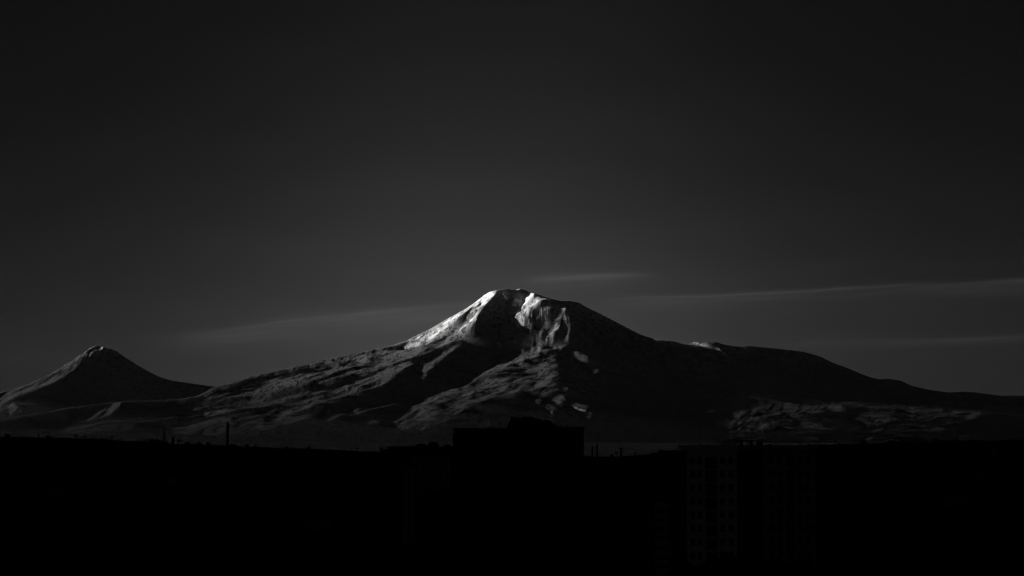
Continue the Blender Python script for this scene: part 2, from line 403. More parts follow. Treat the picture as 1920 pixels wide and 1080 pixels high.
def brightness_map(maps):
    b = np.zeros((MH, MW), np.float32)
    k = 0
    for (ox, oy, s), items in maps:
        for (br, soft, tex, pts) in items:
            k += 1
            pts = [(ox + x / s, oy + y / s) for x, y in pts]
            r = poly_mask(pts, soft)
            if r is None: continue
            sl, m = r
            v = float(br) * (0.86 if br < 70 else 1.0)
            X_ = xx[sl]; Y_ = yy[sl]
            if tex:
                a, L, w_, c = tex
                t = radians(a)
                al = X_ * cos(t) - Y_ * sin(t); ac = X_ * sin(t) + Y_ * cos(t)
                n1 = fbm(al / L + ac * .05, ac / w_, 3, 100 + k, .6)
                n1 = np.clip((n1 - .5) * 3.2 + .55, 0, 1.25)
                v = v * (1 - c + c * n1 * 1.15)
            elif br > 0:
                n1 = fbm(X_ / 5, Y_ / 4, 3, 300 + k)
                v = v * (0.82 + .36 * n1)
            b[sl] = b[sl] * (1 - m) + v * m
    return b
def s2l(v):
    v = np.clip(v, 0, 255) / 255.0
    return np.where(v <= .04045, v / 12.92, ((v + .055) / 1.055) ** 2.4)

# ------------------------------------------------------------------ terrain
def sample(img, px, py):
    x = np.clip(px - MX0, 0, MW - 1.001); y = np.clip(py - MY0, 0, MH - 1.001)
    xi = x.astype(int); yi = y.astype(int); fx = x - xi; fy = y - yi
    return (img[yi, xi] * (1 - fx) + img[yi, xi + 1] * fx) * (1 - fy) + (img[yi + 1, xi] * (1 - fx) + img[yi + 1, xi + 1] * fx) * fy

DBG = {}
STAGES = ((4, 40, 14), (2, 10, 8), (1, 8, 6))
def resize(A, shp):
    if A.shape == shp: return A
    y = np.linspace(0, A.shape[0] - 1, shp[0]); x = np.linspace(0, A.shape[1] - 1, shp[1])
    y0 = np.minimum(y.astype(int), A.shape[0] - 2); x0 = np.minimum(x.astype(int), A.shape[1] - 2)
    fy = (y - y0)[:, None]; fx = (x - x0)[None]
    R_ = A[y0] * (1 - fy) + A[y0 + 1] * fy
    return R_[:, x0] * (1 - fx) + R_[:, x0 + 1] * fx
def shade_depth(T, dx, dy, reach=14000):
    """how far below the sun's grazing ray each point lies (0 where the sun reaches it)"""
    hl = math.hypot(SUN[0], SUN[1]); te = SUN[2] / hl
    out = np.zeros_like(T); d = max(dx * 1.5, dy * .8)
    H, Wd = T.shape
    while d < reach:
        fx = -SUN[0] / hl * d / dx; fy = SUN[1] / hl * d / dy
        ix = int(fx); iy = int(fy); fx -= ix; fy -= iy
        if ix + 1 < Wd and iy + 1 < H:
            h, w_ = H - iy - 1, Wd - ix - 1
            a0 = T[iy:iy + h]; a1 = T[iy + 1:iy + 1 + h]
            row = a0 * (1 - fy) + a1 * fy
            v = row[:, 1:1 + w_] * (1 - fx) + row[:, :w_] * fx - T[:h, Wd - w_:] - d * te
            out[:h, Wd - w_:] = np.maximum(out[:h, Wd - w_:], v)
        d = d * 1.03 + dx
    return out
def solve_relief(O, D, Xg, Yg, dx, dy, Yc, Yb, sp, bmap, albs, outer, inner):
    """relief whose faces towards and away from the sun lie where the survey has them"""
    hl = math.hypot(SUN[0], SUN[1]); ux, uy = -SUN[0] / hl, -SUN[1] / hl      # horizontal direction away from the sun
    lam = 0.05 if dx > 60 else (0.03 if dx > 30 else 0.015)
    MUB = (1 / 30000.0) ** 2
    Mu = MUB + (1 / 60.0) ** 2 * np.exp(-np.clip(Yc - Yg, -300, 9e9) / 80.0) + (1 / 500.0) ** 2 * np.exp(-(Yg - Yb) / 700.0)
    Mu = Mu + (1 / 1800.0) ** 2 * np.clip((Xg - 2300) / 800, 0, 1) * np.clip((Yg - 41000) / 10000, 0, 1)
    Mu = np.where(Yg > Yc + 200, 1 / 300.0 ** 2, Mu)
    def gx(A): r = np.zeros_like(A); r[:, :-1] = (A[:, 1:] - A[:, :-1]) / dx; return r
    def gy(A): r = np.zeros_like(A); r[:-1] = (A[1:] - A[:-1]) / dy; return r
    def gxT(A): r = np.zeros_like(A); r[:, :-1] -= A[:, :-1] / dx; r[:, 1:] += A[:, :-1] / dx; return r
    def gyT(A): r = np.zeros_like(A); r[:-1] -= A[:-1] / dy; r[1:] += A[:-1] / dy; return r
    H, Wd = O.shape
    kx = 2 * np.sin(np.fft.rfftfreq(Wd) * pi)[None, :] / dx; ky = 2 * np.sin(np.fft.fftfreq(H) * pi)[:, None] / dy
    pf = 1.0 / (.6 * (ux * kx + uy * ky) ** 2 + lam * (uy * kx - ux * ky) ** 2 + 3 * MUB)
    def pre(r): return np.fft.irfft2(np.fft.rfft2(r) * pf, s=r.shape)
    Ox, Oy = gx(O), gy(O)
    Ou = Ox * ux + Oy * uy
    for it in range(outer):
        T = O + D
        px, py = project(Xg, Yg, O + blur(D, max(.6, 24.0 / dx)))
        skyl = np.interp(px, sp[:, 0], sp[:, 1])
        over = np.where(Yg < Yc - 60, np.clip(skyl + .8 - py, 0, None) * Yg / F, 0)
        Mb = np.where(over > 0, (1 / 150.0) ** 2, 0.0)
        b = sample(bmap, px, py)
        a0 = np.interp(T, *albs)
        net = np.clip(s2l(b) - (a0 * .006 + .003), 0, None)
        kk = SUN_E * GAIN / pi
        a = np.clip(net / (kk * 0.42), a0, .86)
        nl = np.clip(net / (kk * a) * (1 + .3 * np.clip(net / .3, 0, 1)), 0, .95)
        Tx, Ty = gx(T), gy(T)
        zu = Tx * ux + Ty * uy
        zv = Tx * uy - Ty * ux
        nrm = np.sqrt(1 + np.clip(zu, -1.2, 1.2) ** 2 + np.clip(zv, -1.2, 1.2) ** 2)
        tu = np.clip((nl * nrm - SUN[2]) / hl, -1.0, 1.3)
        thr = (-.12 - SUN[2]) / hl
        dark = net < .0012
        Wt = np.where(dark, np.where(zu > thr, 3.2, 0.02), 1.0 + 2.5 * np.clip((net - .010) / .02, 0, 1)) * np.where(Yg < Yc + 100, 1, 0.02)
        Wt = np.where(dark & (px > 865) & (px < 985) & (py > 560) & (py < 700) & (zu > thr), 5.0, Wt)
        strong = ~dark & (((px > 945) & (px < 1078) & (py < 648)) | ((px > 1222) & (px < 1395) & (py < 696)) | ((px > 745) & (px < 935) & (net > .12)))
        Wt = np.where(strong, 6.0, Wt)
        tu = tu + .16 * (strong & (px > 945) & (px < 1078) & (net > .08))
        Wt = np.where((px > 945) & (px < 1078) & (net > .3), 9.0, Wt)
        tu = np.where(dark, np.where(zu > thr, thr - .03, zu), tu)
        ss = tu - Ou
        if it % 2 == 0:
            if dx < 30:
                sd = resize(shade_depth(T[::2, ::2], dx * 2, dy * 2), T.shape)
            else: sd = shade_depth(T, dx, dy)
        free = dark & ((sd > 25) | (zu < thr))
        Wt = np.where(dark & (sd > 25), 0.05, Wt)
        Mf = np.where(free, (1 / 2500.0) ** 2 * 1.0, 0)
        lift = np.where(~dark & (sd > 0) & (net > .012) & (Yg < Yc) & (Xg < 2500), sd, 0)
        lift = np.minimum(blur(lift, 1.2), 80)
        lift = np.where((Xg < -500) & (net > .10), np.minimum(sd, 60), lift)
        lift = np.where((Xg > 2500) & strong & (Yg > 50800) & (Yg < Yc) & (net > .008), np.minimum(sd, 30), lift)
        Ml = np.where(lift > 1, (1 / 130.0) ** 2, 0)
        rhs = Ml * (D + lift) + gxT(Wt * ss * ux) + gyT(Wt * ss * uy) + Mb * (D - over)
        def A_(q):
            qx, qy = gx(q), gy(q)
            gu = Wt * (qx * ux + qy * uy); gv = lam * (qx * uy - qy * ux)
            return gxT(gu * ux + gv * uy) + gyT(gu * uy - gv * ux) + (Mu + Mb + Ml + Mf) * q
        r_ = rhs - A_(D); z_ = pre(r_); p_ = z_.copy(); rz = (r_ * z_).sum()
        for k in range(inner):
            Ap = A_(p_); al = rz / (p_ * Ap).sum()
            D = D + al * p_; r_ = r_ - al * Ap; z_ = pre(r_); rn = (r_ * z_).sum()
            p_ = z_ + (rn / rz) * p_; rz = rn
    dk = dark & (Yg < Yc - 50)
    return D, float(((zu > -SUN[2] / hl) & dk).mean() / dk.mean()), float(np.abs(tu - zu)[~dark].mean())
def make_mountain(name, sil, maps, Yc, Yb, zb, px0, px1, dx, dy, back, albs, power, label, seed=1, rough=13.0, bend=None, prof=None):
    xa = (px0 - 960) / F * Yc; xb = (px1 - 960) / F * Yc
    xs = np.arange(xa, xb, dx)
    Yc0 = Yc
    Yc = np.full(xs.shape, Yc0)
    if bend: Yc = Yc + np.interp(960 + F * xs / Yc0, [q[0] for q in bend], [q[1] for q in bend])
    k9 = np.ones(17) / 17
    Yc = np.convolve(np.pad(Yc, 8, 'edge'), k9, 'valid')[None, :]
    ys = np.arange(Yb, Yc.max() + back, dy)
    Xg, Yg = np.meshgrid(xs, ys)
    sp = np.array(sil, float)
    # crest heights: the outline at depth Yc
    pxs = 960 + F * xs / (Yc[0] * cos(PITCH) + 2000 * sin(PITCH))
    crest = np.interp(pxs, sp[:, 0], sp[:, 1])
    k5 = np.ones(5) / 5
    crest = np.convolve(np.pad(crest, 2, 'edge'), k5, 'valid')
    zc = np.array([P(960, v, q)[2] for v, q in zip(crest, Yc[0])])
    zc = zc + 42 * (fbm(xs / 160, xs * 0 + .3, 3, seed + 50) - .5) * np.clip((zc - zb) / 900, 0.2, 1)
    s = (Yc - Yg) / (Yc - Yb)
    pw = np.full(xs.shape, power)
    if prof: pw = np.interp(960 + F * xs / Yc0, [q[0] for q in prof], [q[1] for q in prof])
    front = np.clip(1 - s, 0, 1) ** pw[None, :]
    backf = np.exp(-np.clip(-s, 0, 9) * (Yc - Yb) / 1800.0)
    # the back falls away smoothly
    B = zb + (zc[None, :] - zb) * np.where(s >= 0, front, backf)
    H, Wd = B.shape
    bmap = brightness_map(maps)
    fadec = np.clip((Yc - Yg) / 260.0, 0, 1); fadec = fadec * fadec * (3 - 2 * fadec)
    fadeb = np.clip((Yg - Yb) / 1500.0, 0, 1)
    fade = fadec * fadeb
    zrel = np.clip((B - zb) / 1500, .15, 1)
    rpx, rpy = project(Xg, Yg, B)
    N = (1 - .75 * blur((sample(bmap, rpx, rpy) < 9).astype(float), 6)) * rough * 1.9 * (fbm(Xg / 240, Yg / 420, 4, seed, .55, True) - .5) * zrel
    O = B + N * fade
    D = np.zeros_like(B[::4, ::4])
    for stride, outer, inner in STAGES:
        D = resize(D, O[::stride, ::stride].shape)
        D, nd, le = solve_relief(O[::stride, ::stride], D, Xg[::stride, ::stride], Yg[::stride, ::stride], dx * stride, dy * stride,
                                 Yc[:, ::stride], Yb, sp, bmap, albs, outer, inner)
        print(name, stride, 'not dark %.3f lit err %.3f D %.0f %.0f' % (nd, le, D.min(), D.max()))
    T = O + D * np.clip((Yc + 400 - Yg) / 400, 0, 1)
    # sharpen the gullies: what the coarse relief leaves out is added as short, narrow ribs
    hl = math.hypot(SUN[0], SUN[1]); ux = -SUN[0] / hl; uy = -SUN[1] / hl
    kx1 = np.fft.rfftfreq(Wd, dx)[None, :] * 2 * pi * ux
    Hf = -1j * kx1 / (kx1 ** 2 + (1 / 55.0) ** 2)
    for rep in range(3):
        pxq, pyq = project(Xg, Yg, T)
        bq = sample(bmap, pxq, pyq)
        lin = np.clip(s2l(bq) - .003, 0, None)
        a_ = np.clip(lin / (SUN_E * GAIN / pi * .42), np.interp(T, *albs), .86)
        nlq = np.clip(lin / (SUN_E * GAIN / pi * a_) * (1 + .3 * np.clip(lin / .3, 0, 1)), 0, .95)
        Ty, Tx = np.gradient(T, dy, dx)
        zu = Tx * ux + Ty * uy; zv = Tx * uy - Ty * ux
        tq = np.clip((nlq * np.sqrt(1 + np.clip(zu, -1, 1) ** 2 + np.clip(zv, -1, 1) ** 2) - SUN[2]) / hl, -.45, 1.3)
        tq = np.where(lin < .0012, np.minimum(zu, -.05 - SUN[2] / hl), tq)
        m_ = np.clip(blur((lin > .0012).astype(float), 1.5) * 3, 0, 1) * fade
        er = np.clip(tq - zu, -.7, .9) * m_
        hq = np.fft.irfft(np.fft.rfft(er, axis=1) * Hf, n=Wd, axis=1)
        T = T + np.clip(hq, -45, 45) * m_ * .8
    fine = fbm(Xg / 90, Yg / 150, 3, seed + 9, .6) - .5
    pxq, pyq = project(Xg, Yg, O + D)
    sheltered = blur((sample(bmap, pxq, pyq) < 9).astype(float), 1.5)
    T = T + fine * rough * 1.1 * fade * zrel * (1 - .9 * sheltered)
    # let the crest reach the outline
    for rep in range(2):
        pxq, pyq = project(Xg, Yg, T)
        top = np.argmin(pyq, axis=0); ci = np.arange(Wd)
        e = pyq[top, ci] - np.interp(pxq[top, ci], sp[:, 0], sp[:, 1])
        e = np.convolve(np.pad(np.clip(e, -1, 9), 4, 'edge'), np.ones(9) / 9, 'valid')[None, :]
        T = T + e * Yg / F * np.exp(-np.clip(Yc - 200 - Yg, 0, None) / 700.0)
    # nothing but the crest itself may break the skyline
    pxq, pyq = project(Xg, Yg, T)
    skyline = np.interp(pxq, sp[:, 0], sp[:, 1])
    over = np.clip(skyline + .5 - pyq, 0, None)
    T = np.where(s > 0.002, T - over * Yg / F, T)
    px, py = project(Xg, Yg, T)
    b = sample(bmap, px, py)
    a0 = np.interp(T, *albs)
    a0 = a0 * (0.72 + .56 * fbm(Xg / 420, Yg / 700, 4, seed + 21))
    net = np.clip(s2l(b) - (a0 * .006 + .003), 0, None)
    a = np.clip(net / (SUN_E * GAIN / pi * .42), a0, .86)  # sunlit brightness painted into the colour, never below the snow and rock tone
    DBG[(len(DBG))] = (Xg, Yg, T, a, b, D)
    # write mesh; thin out the rows behind the crest
    rows = [i for i in range(H) if ys[i] <= Yc.max() + 3 * dy]
    rows += [i for i in range(rows[-1] + 3, H, 3)]
    Xg, Yg, T, a = Xg[rows], Yg[rows], T[rows], a[rows]
    H = len(rows)
    me = bpy.data.meshes.new(name)
    nv = H * Wd
    co = np.stack([Xg, Yg, T], -1).astype(np.float32).reshape(-1)
    idx = np.arange(nv).reshape(H, Wd)
    q = np.stack([idx[:-1, :-1], idx[:-1, 1:], idx[1:, 1:], idx[1:, :-1]], -1).reshape(-1, 4)
    me.vertices.add(nv); me.vertices.foreach_set('co', co)
    me.loops.add(q.size); me.loops.foreach_set('vertex_index', q.reshape(-1).astype(np.int32))
    me.polygons.add(len(q))
    me.polygons.foreach_set('loop_start', np.arange(0, q.size, 4, dtype=np.int32))
    me.polygons.foreach_set('use_smooth', np.ones(len(q), bool))
    me.update(calc_edges=True)
    at = me.attributes.new('snow', 'FLOAT', 'POINT')  # albedo of snow and rock, with drawn sunlit brightness mixed in
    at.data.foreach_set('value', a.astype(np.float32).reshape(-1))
    o = bpy.data.objects.new(name, me)
    COL.objects.link(o)
    tag(o, label=label, kind='structure')
    return o

def mountain_mat():
    m = bpy.data.materials.new("snow_rock_sunlit_tone")
    m.use_nodes = True
    nt = m.node_tree; g = G(nt)
    b = nt.nodes['Principled BSDF']
    at = g.node('ShaderNodeAttribute', attribute_name='snow')
    tc = g.node('ShaderNodeNewGeometry')
    n = g.noise(tc.outputs['Position'], 0.006, 6, .6)
    mp = g.node('ShaderNodeMapping'); mp.inputs['Scale'].default_value = (.0085, .003, .0085); mp.inputs['Rotation'].default_value = (0, .5, 0)
    nt.links.new(tc.outputs['Position'], mp.inputs[0])
    ribs = g.noise(mp.outputs[0], 1.0, 7, .68, .6)
    snow_lit_tone = at.outputs['Fac']  # carries painted sunlit tone as well as snow
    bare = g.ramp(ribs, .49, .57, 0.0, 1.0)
    keep = g.sub(1.0, g.mul(bare, g.ramp(snow_lit_tone, .25, .84, .74, .34)))
    v = g.mul(g.mul(snow_lit_tone, keep), g.ramp(n, .3, .7, .95, 1.35, False))
    v = g.m('MINIMUM', v, .88)
    cc = g.node('ShaderNodeCombineColor')
    for i in range(3): nt.links.new(v, cc.inputs[i])
    nt.links.new(cc.outputs[0], b.inputs['Base Color'])
    b.inputs['Roughness'].default_value = 1.0
    b.inputs['Specular IOR Level'].default_value = 0.0
    return m
M_MT = mountain_mat()

SIL_GREAT = [(-400,815),(-100,800),(0,788),(60,776),(130,764),(180,757.5),(225,753),(300,750),(340,747.5),(370,742),(385,735),(400,727),(430,719),(470,706),(500,699),(540,690),(580,682),(620,672),(660,664),(700,655),(740,646),(765,637),
 (790,624),(810,614),(830,602),(850,591),(870,580),(890,567),(905,555),(920,546),(935,543),(950,541),(962,543.5),(975,541.5),(990,546),(1010,552),(1030,559),(1050,564),(1070,564.5),
 (1085,567),(1100,576),(1125,588),(1150,601),(1175,614),(1200,627),(1225,635),(1250,639),(1265,640),(1280,644.5),(1295,644),(1303,640),(1320,641),(1340,640.5),(1360,646),(1378,649),(1400,648),(1440,652),
 (1480,656),(1510,660),(1540,669),(1560,679),(1590,690),(1620,703),(1645,711),(1665,709.5),(1690,714),(1710,723),(1740,730),(1780,735.5),(1810,734),(1850,738),(1880,742),(1920,741),(2000,745),(2400,770)]
ALBS_GREAT = ([-450, 200, 700, 1300, 1900, 2500, 3200, 3700], [.008, .020, .038, .060, .095, .24, .68, .80])
great = make_mountain('mountain', SIL_GREAT, MAP_GREAT, 53000.0, 37000.0, -470.0, -220, 2130, 19.0, 42.0, 8000.0,
                      ALBS_GREAT, 1.55, "broad snow-streaked volcano with sunlit summit ridge in the middle", seed=3,
                      bend=[(1030, 0), (1095, -1500), (1218, -2100), (1246, 1600), (1400, -500), (1500, -300), (2100, 0)])
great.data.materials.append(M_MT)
SIL_CONE = [(-600,800),(-300,775),(-100,752),(0,736),(30,727),(60,717),(90,703),(110,692),(130,679),(145,669),(160,659),(170,651.5),(178,649),(183,647.5),(195,650),(217,657),(230,667),(255,683),(280,697),(300,707),(320,713),(350,718),(380,722),(410,726),(450,732),(560,750),(700,775)]
ALBS_CONE = ([-500, 200, 900, 1500, 2000, 2400], [.012, .028, .042, .06, .09, .14])
cone = make_mountain('mountain', SIL_CONE, MAP_CONE, 63000.0, 50500.0, -600.0, -220, 620, 26.0, 50.0, 8000.0,
                     ALBS_CONE, 1.5, "smaller steep dark volcanic cone with a snow streak at its tip, far left", seed=13, rough=6.0)
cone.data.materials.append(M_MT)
# ==== END TERRAIN

# ------------------------------------------------------------------ materials of the city (all grey: the photograph is black and white)
def grey(name, v, rough=1.0, spec=0.0, var=.25, scale=1.2, vstain=0.0):
    m = bpy.data.materials.new(name)
    m.use_nodes = True
    nt = m.node_tree; g = G(nt)
    b = nt.nodes['Principled BSDF']
    tc = g.node('ShaderNodeTexCoord')
    n = g.noise(tc.outputs['Object'], scale, 5, .6)
    f = g.ramp(n, .3, .7, 1 - var, 1 + var, False)
    if vstain:
        mp = g.node('ShaderNodeMapping'); mp.inputs['Scale'].default_value = (1.6, 1.6, .12)
        nt.links.new(tc.outputs['Object'], mp.inputs[0])
        n2 = g.noise(mp.outputs[0], 1.0, 4, .6)
        f = g.mul(f, g.ramp(n2, .35, .7, 1 - vstain, 1.0, False))
    v_ = g.mul(f, v)
    cc = g.node('ShaderNodeCombineColor')
    for i in range(3): nt.links.new(v_, cc.inputs[i])
    nt.links.new(cc.outputs[0], b.inputs['Base Color'])
    b.inputs['Roughness'].default_value = rough
    b.inputs['Specular IOR Level'].default_value = spec
    return m
M = dict(panel=grey('pale_concrete_panel', .78, vstain=.25), panel2=grey('darker_concrete_panel', .36, vstain=.3),
         dark=grey('dark_stone', .075, var=.35, vstain=.3), dark2=grey('dark_render', .11, var=.35, vstain=.3),  # dark greys with random mottling and streaks
         fin=grey('painted_fin', .42), glass=grey('window_glass', .015, .3, .4, .1), frame=grey('window_frame', .10),
         slab=grey('balcony_slab', .40), rail=grey('balcony_rail', .07), roof=grey('roofing_felt', .035),
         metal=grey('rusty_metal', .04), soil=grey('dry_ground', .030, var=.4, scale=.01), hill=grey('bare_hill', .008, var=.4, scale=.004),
         leaf=grey('dark_foliage', .030, var=.5, scale=.6), bark=grey('bark', .035), brick=grey('chimney_brick', .045, vstain=.4),
         wallA=grey('house_wall_grey', .12, vstain=.2), wallB=grey('house_wall_pale', .26, vstain=.2), wallC=grey('house_wall_dark', .035, vstain=.2),
         tin=grey('tin_roof', .045))

class MB:
    """collects boxes, prisms and tubes into one mesh"""
    def __init__(s): s.v = []; s.f = []
    def box(s, x0, x1, y0, y1, z0, z1):
        n = len(s.v)
        s.v += [(x, y, z) for z in (z0, z1) for y in (y0, y1) for x in (x0, x1)]
        s.f += [tuple(n + i for i in q) for q in ((0, 2, 3, 1), (4, 5, 7, 6), (0, 1, 5, 4), (2, 6, 7, 3), (0, 4, 6, 2), (1, 3, 7, 5))]
        return s
    def cyl(s, cx, cy, z0, z1, r0, r1=None, n=10):
        r1 = r0 if r1 is None else r1
        k = len(s.v)
        for z, r in ((z0, r0), (z1, r1)):
            s.v += [(cx + r * cos(2 * pi * i / n), cy + r * sin(2 * pi * i / n), z) for i in range(n)]
        s.f += [(k + i, k + (i + 1) % n, k + n + (i + 1) % n, k + n + i) for i in range(n)]
        s.f += [tuple(k + n + i for i in range(n)), tuple(k + i for i in reversed(range(n)))]
        return s
    def tube(s, p, q, r0, r1, n=6):
        p = Vector(p); q = Vector(q); d = (q - p).normalized()
        a = d.orthogonal().normalized(); b = d.cross(a); k = len(s.v)
        for c, r in ((p, r0), (q, r1)):
            s.v += [tuple(c + a * r * cos(2 * pi * i / n) + b * r * sin(2 * pi * i / n)) for i in range(n)]
        s.f += [(k + i, k + (i + 1) % n, k + n + (i + 1) % n, k + n + i) for i in range(n)]
        s.f += [tuple(k + n + i for i in range(n)), tuple(k + i for i in reversed(range(n)))]
        return s
    def gable(s, x0, x1, y0, y1, z0, h, over=.4):
        x0 -= over; x1 += over; y0 -= over; y1 += over; k = len(s.v); ym = (y0 + y1) / 2
        s.v += [(x0, y0, z0), (x1, y0, z0), (x1, y1, z0), (x0, y1, z0), (x0, ym, z0 + h), (x1, ym, z0 + h)]
        s.f += [tuple(k + i for i in q) for q in ((0, 1, 5, 4), (2, 3, 4, 5), (0, 4, 3), (1, 2, 5), (0, 3, 2, 1))]
        return s
    def hip(s, x0, x1, y0, y1, z0, h, over=.4):
        x0 -= over; x1 += over; y0 -= over; y1 += over; k = len(s.v); ym = (y0 + y1) / 2; i_ = (y1 - y0) / 2
        s.v += [(x0, y0, z0), (x1, y0, z0), (x1, y1, z0), (x0, y1, z0), (x0 + i_, ym, z0 + h), (x1 - i_, ym, z0 + h)]
        s.f += [tuple(k + i for i in q) for q in ((0, 1, 5, 4), (2, 3, 4, 5), (0, 4, 3), (1, 2, 5), (0, 3, 2, 1))]
        return s
    def mesh(s, name, mat):
        me = bpy.data.meshes.new(name); me.from_pydata(s.v, [], s.f); me.update()
        me.materials.append(mat); return me
    def build(s, name, mat, parent=None, loc=None):
        o = bpy.data.objects.new(name, s.mesh(name, mat)); COL.objects.link(o)
        o.parent = parent
        if loc: o.location = loc
        return o
def empty(name, loc, rz=0):
    o = bpy.data.objects.new(name, None); COL.objects.link(o)
    o.location = loc; o.rotation_euler = (0, 0, rz); o.empty_display_size = 2
    return o
def share(me, name, parent, loc):
    o = bpy.data.objects.new(name, me); COL.objects.link(o); o.parent = parent; o.location = loc
    return o
def copy_tree(o, parent=None):
    c = o.copy(); COL.objects.link(c); c.parent = parent
    for ch in list(o.children): copy_tree(ch, c)
    return c
def XZ(px, py, Yd):
    p = P(px, py, Yd); return float(p[0]), float(p[2])

# ------------------------------------------------------------------ ground of the city, the added shading hill to its left, and the plain beyond
def hz(px):           # the row where the city's far edge meets the mountain's foot
    return float(np.interp(px, [-400, 0, 150, 400, 560, 700, 900, 1150, 1400, 1650, 1920, 2300], [812, 818, 822, 834, 841, 847, 852, 856, 839, 829, 824, 822]))
def ground_z(x, y):
    """the city lies 50 m below the viewer and sinks slowly to its far edge at 6.5 km"""
    px = 960 + F * x / max(y, 400.0)
    Ye = 6500.0
    ze = float(P(960, hz(px), Ye)[2])
    t = min(max((y - 700.0) / (Ye - 700.0), 0), 1)
    zline = -52.0 * (1 - t) + ze * t
    # always below the sight line to the far edge
    zsight = ze / Ye * y - 6.0 * (1 - t) - 9.0 * (1 - t) * (y > 2500) * 0
    z = min(zline, zsight if y > 3300 else zline)
    if y > Ye: z = ze - (y - Ye) * .16
    # unseen range added beyond the left hill edge, shaped to shade the city
    edge = -0.2712 * y - 420.0
    d = edge - x
    if d > 0:
        k = min(d / 1500.0, 1.0); k = k * k * (3 - 2 * k)
        f_ = min(1.0, max(0.0, (15500.0 - y) / 3500.0))
        f_ *= min(1.0, max(0.0, (y - 500.0) / 900.0))
        z = max(z, z + (-60 + 1350.0 * f_ * min(1.0, .30 + y / 8500.0) - z) * k)
    return z
def ground_mesh():
    ys = list(np.arange(-1200, 700, 100)) + list(np.arange(700, 6500, 90)) + list(np.arange(6500, 16600, 200))
    us = np.linspace(-1, 1, 170)
    V = []; 
    for j, y in enumerate(ys):
        w_ = 0.34 * max(y, 0) + 3000
        for u in us:
            x = u * w_
            z = ground_z(x, y)
            n = (vnoise(np.array([x / 130.0]), np.array([y / 130.0]), 5)[0] - .5) * 5.0
            if 5900 < y < 6800: z += (float(fbm(np.array([x / 45.0]), np.array([y / 60.0]), 3, 61)[0]) - .5) * 15.0 - 2.0
            if y > 1200: z += n * min((y - 1200) / 3000.0, 1.0) * (1.0 if y < 6600 else 3.0) * (.5 if 6000 < y < 6700 else 1)
            V.append((x, y, z))
    W_ = len(us); Fc = [(j * W_ + i, j * W_ + i + 1, (j + 1) * W_ + i + 1, (j + 1) * W_ + i) for j in range(len(ys) - 1) for i in range(W_ - 1)]
    me = bpy.data.meshes.new('ground'); me.from_pydata(V, [], Fc); me.update()
    for p in me.polygons: p.use_smooth = True
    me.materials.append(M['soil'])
    o = bpy.data.objects.new('ground', me); COL.objects.link(o)
    tag(o, label="dark unlit city ground rising to a black hill edge at the left", kind='structure')
    return o
ground_mesh()
# the plain reaches under both mountains and on to the horizon
me = bpy.data.meshes.new('plain')
R_ = 88000.0
me.from_pydata([(-R_, -8000, -480), (R_, -8000, -480), (R_, 94000, -480), (-R_, 94000, -480)], [], [(0, 1, 2, 3)])
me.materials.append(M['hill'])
plain = bpy.data.objects.new('plain', me); COL.objects.link(plain)
tag(plain, label="flat dark plain between the city and the mountains", kind='structure')

# ------------------------------------------------------------------ pieces for facades
def wall_with_openings(x0, x1, z0, z1, y, depth, holes, mat, parent, name='wall'):
    """front wall of real thickness with rectangular openings; holes = (hx0, hx1, hz0, hz1)"""
    xs = sorted({x0, x1} | {h[0] for h in holes} | {h[1] for h in holes})
    zs = sorted({z0, z1} | {h[2] for h in holes} | {h[3] for h in holes})
    hs = {}
    mb = MB()
    v = {}
    def vid(x, yy_, z):
        k = (round(x, 3), round(yy_, 3), round(z, 3))
        if k not in v: v[k] = len(mb.v); mb.v.append((x, yy_, z))
        return v[k]
    for i in range(len(xs) - 1):
        for j in range(len(zs) - 1):
            cx = (xs[i] + xs[i + 1]) / 2; cz = (zs[j] + zs[j + 1]) / 2
            if any(h[0] < cx < h[1] and h[2] < cz < h[3] for h in holes): continue
            mb.f.append((vid(xs[i], y, zs[j]), vid(xs[i + 1], y, zs[j]), vid(xs[i + 1], y, zs[j + 1]), vid(xs[i], y, zs[j + 1])))
    for a, b, c, d in holes:
        for (p, q) in (((a, c), (b, c)), ((b, c), (b, d)), ((b, d), (a, d)), ((a, d), (a, c))):
            mb.f.append((vid(p[0], y, p[1]), vid(p[0], y + depth, p[1]), vid(q[0], y + depth, q[1]), vid(q[0], y, q[1])))
    return mb.build(name, mat, parent)
def window_meshes(w_, h_, fr=.07, leaves=2, tag_=''):
    f = MB()
    f.box(-w_ / 2, w_ / 2, 0, .06, 0, fr).box(-w_ / 2, w_ / 2, 0, .06, h_ - fr, h_)
    f.box(-w_ / 2, -w_ / 2 + fr, .002, .058, fr, h_ - fr).box(w_ / 2 - fr, w_ / 2, .002, .058, fr, h_ - fr)
    for k in range(1, leaves):
        x = -w_ / 2 + w_ * k / leaves
        f.box(x - .035, x + .035, .004, .056, fr, h_ - fr)
    p = MB().box(-w_ / 2 + fr, w_ / 2 - fr, .03, .04, fr, h_ - fr)
    return f.mesh('window', M['frame']), p.mesh('pane', M['glass'])
def put_window(ms, parent, x, y, z):
    w_ = share(ms[0], 'window', parent, (x, y, z))
    share(ms[1], 'pane', w_, (0, 0, 0))
    return w_

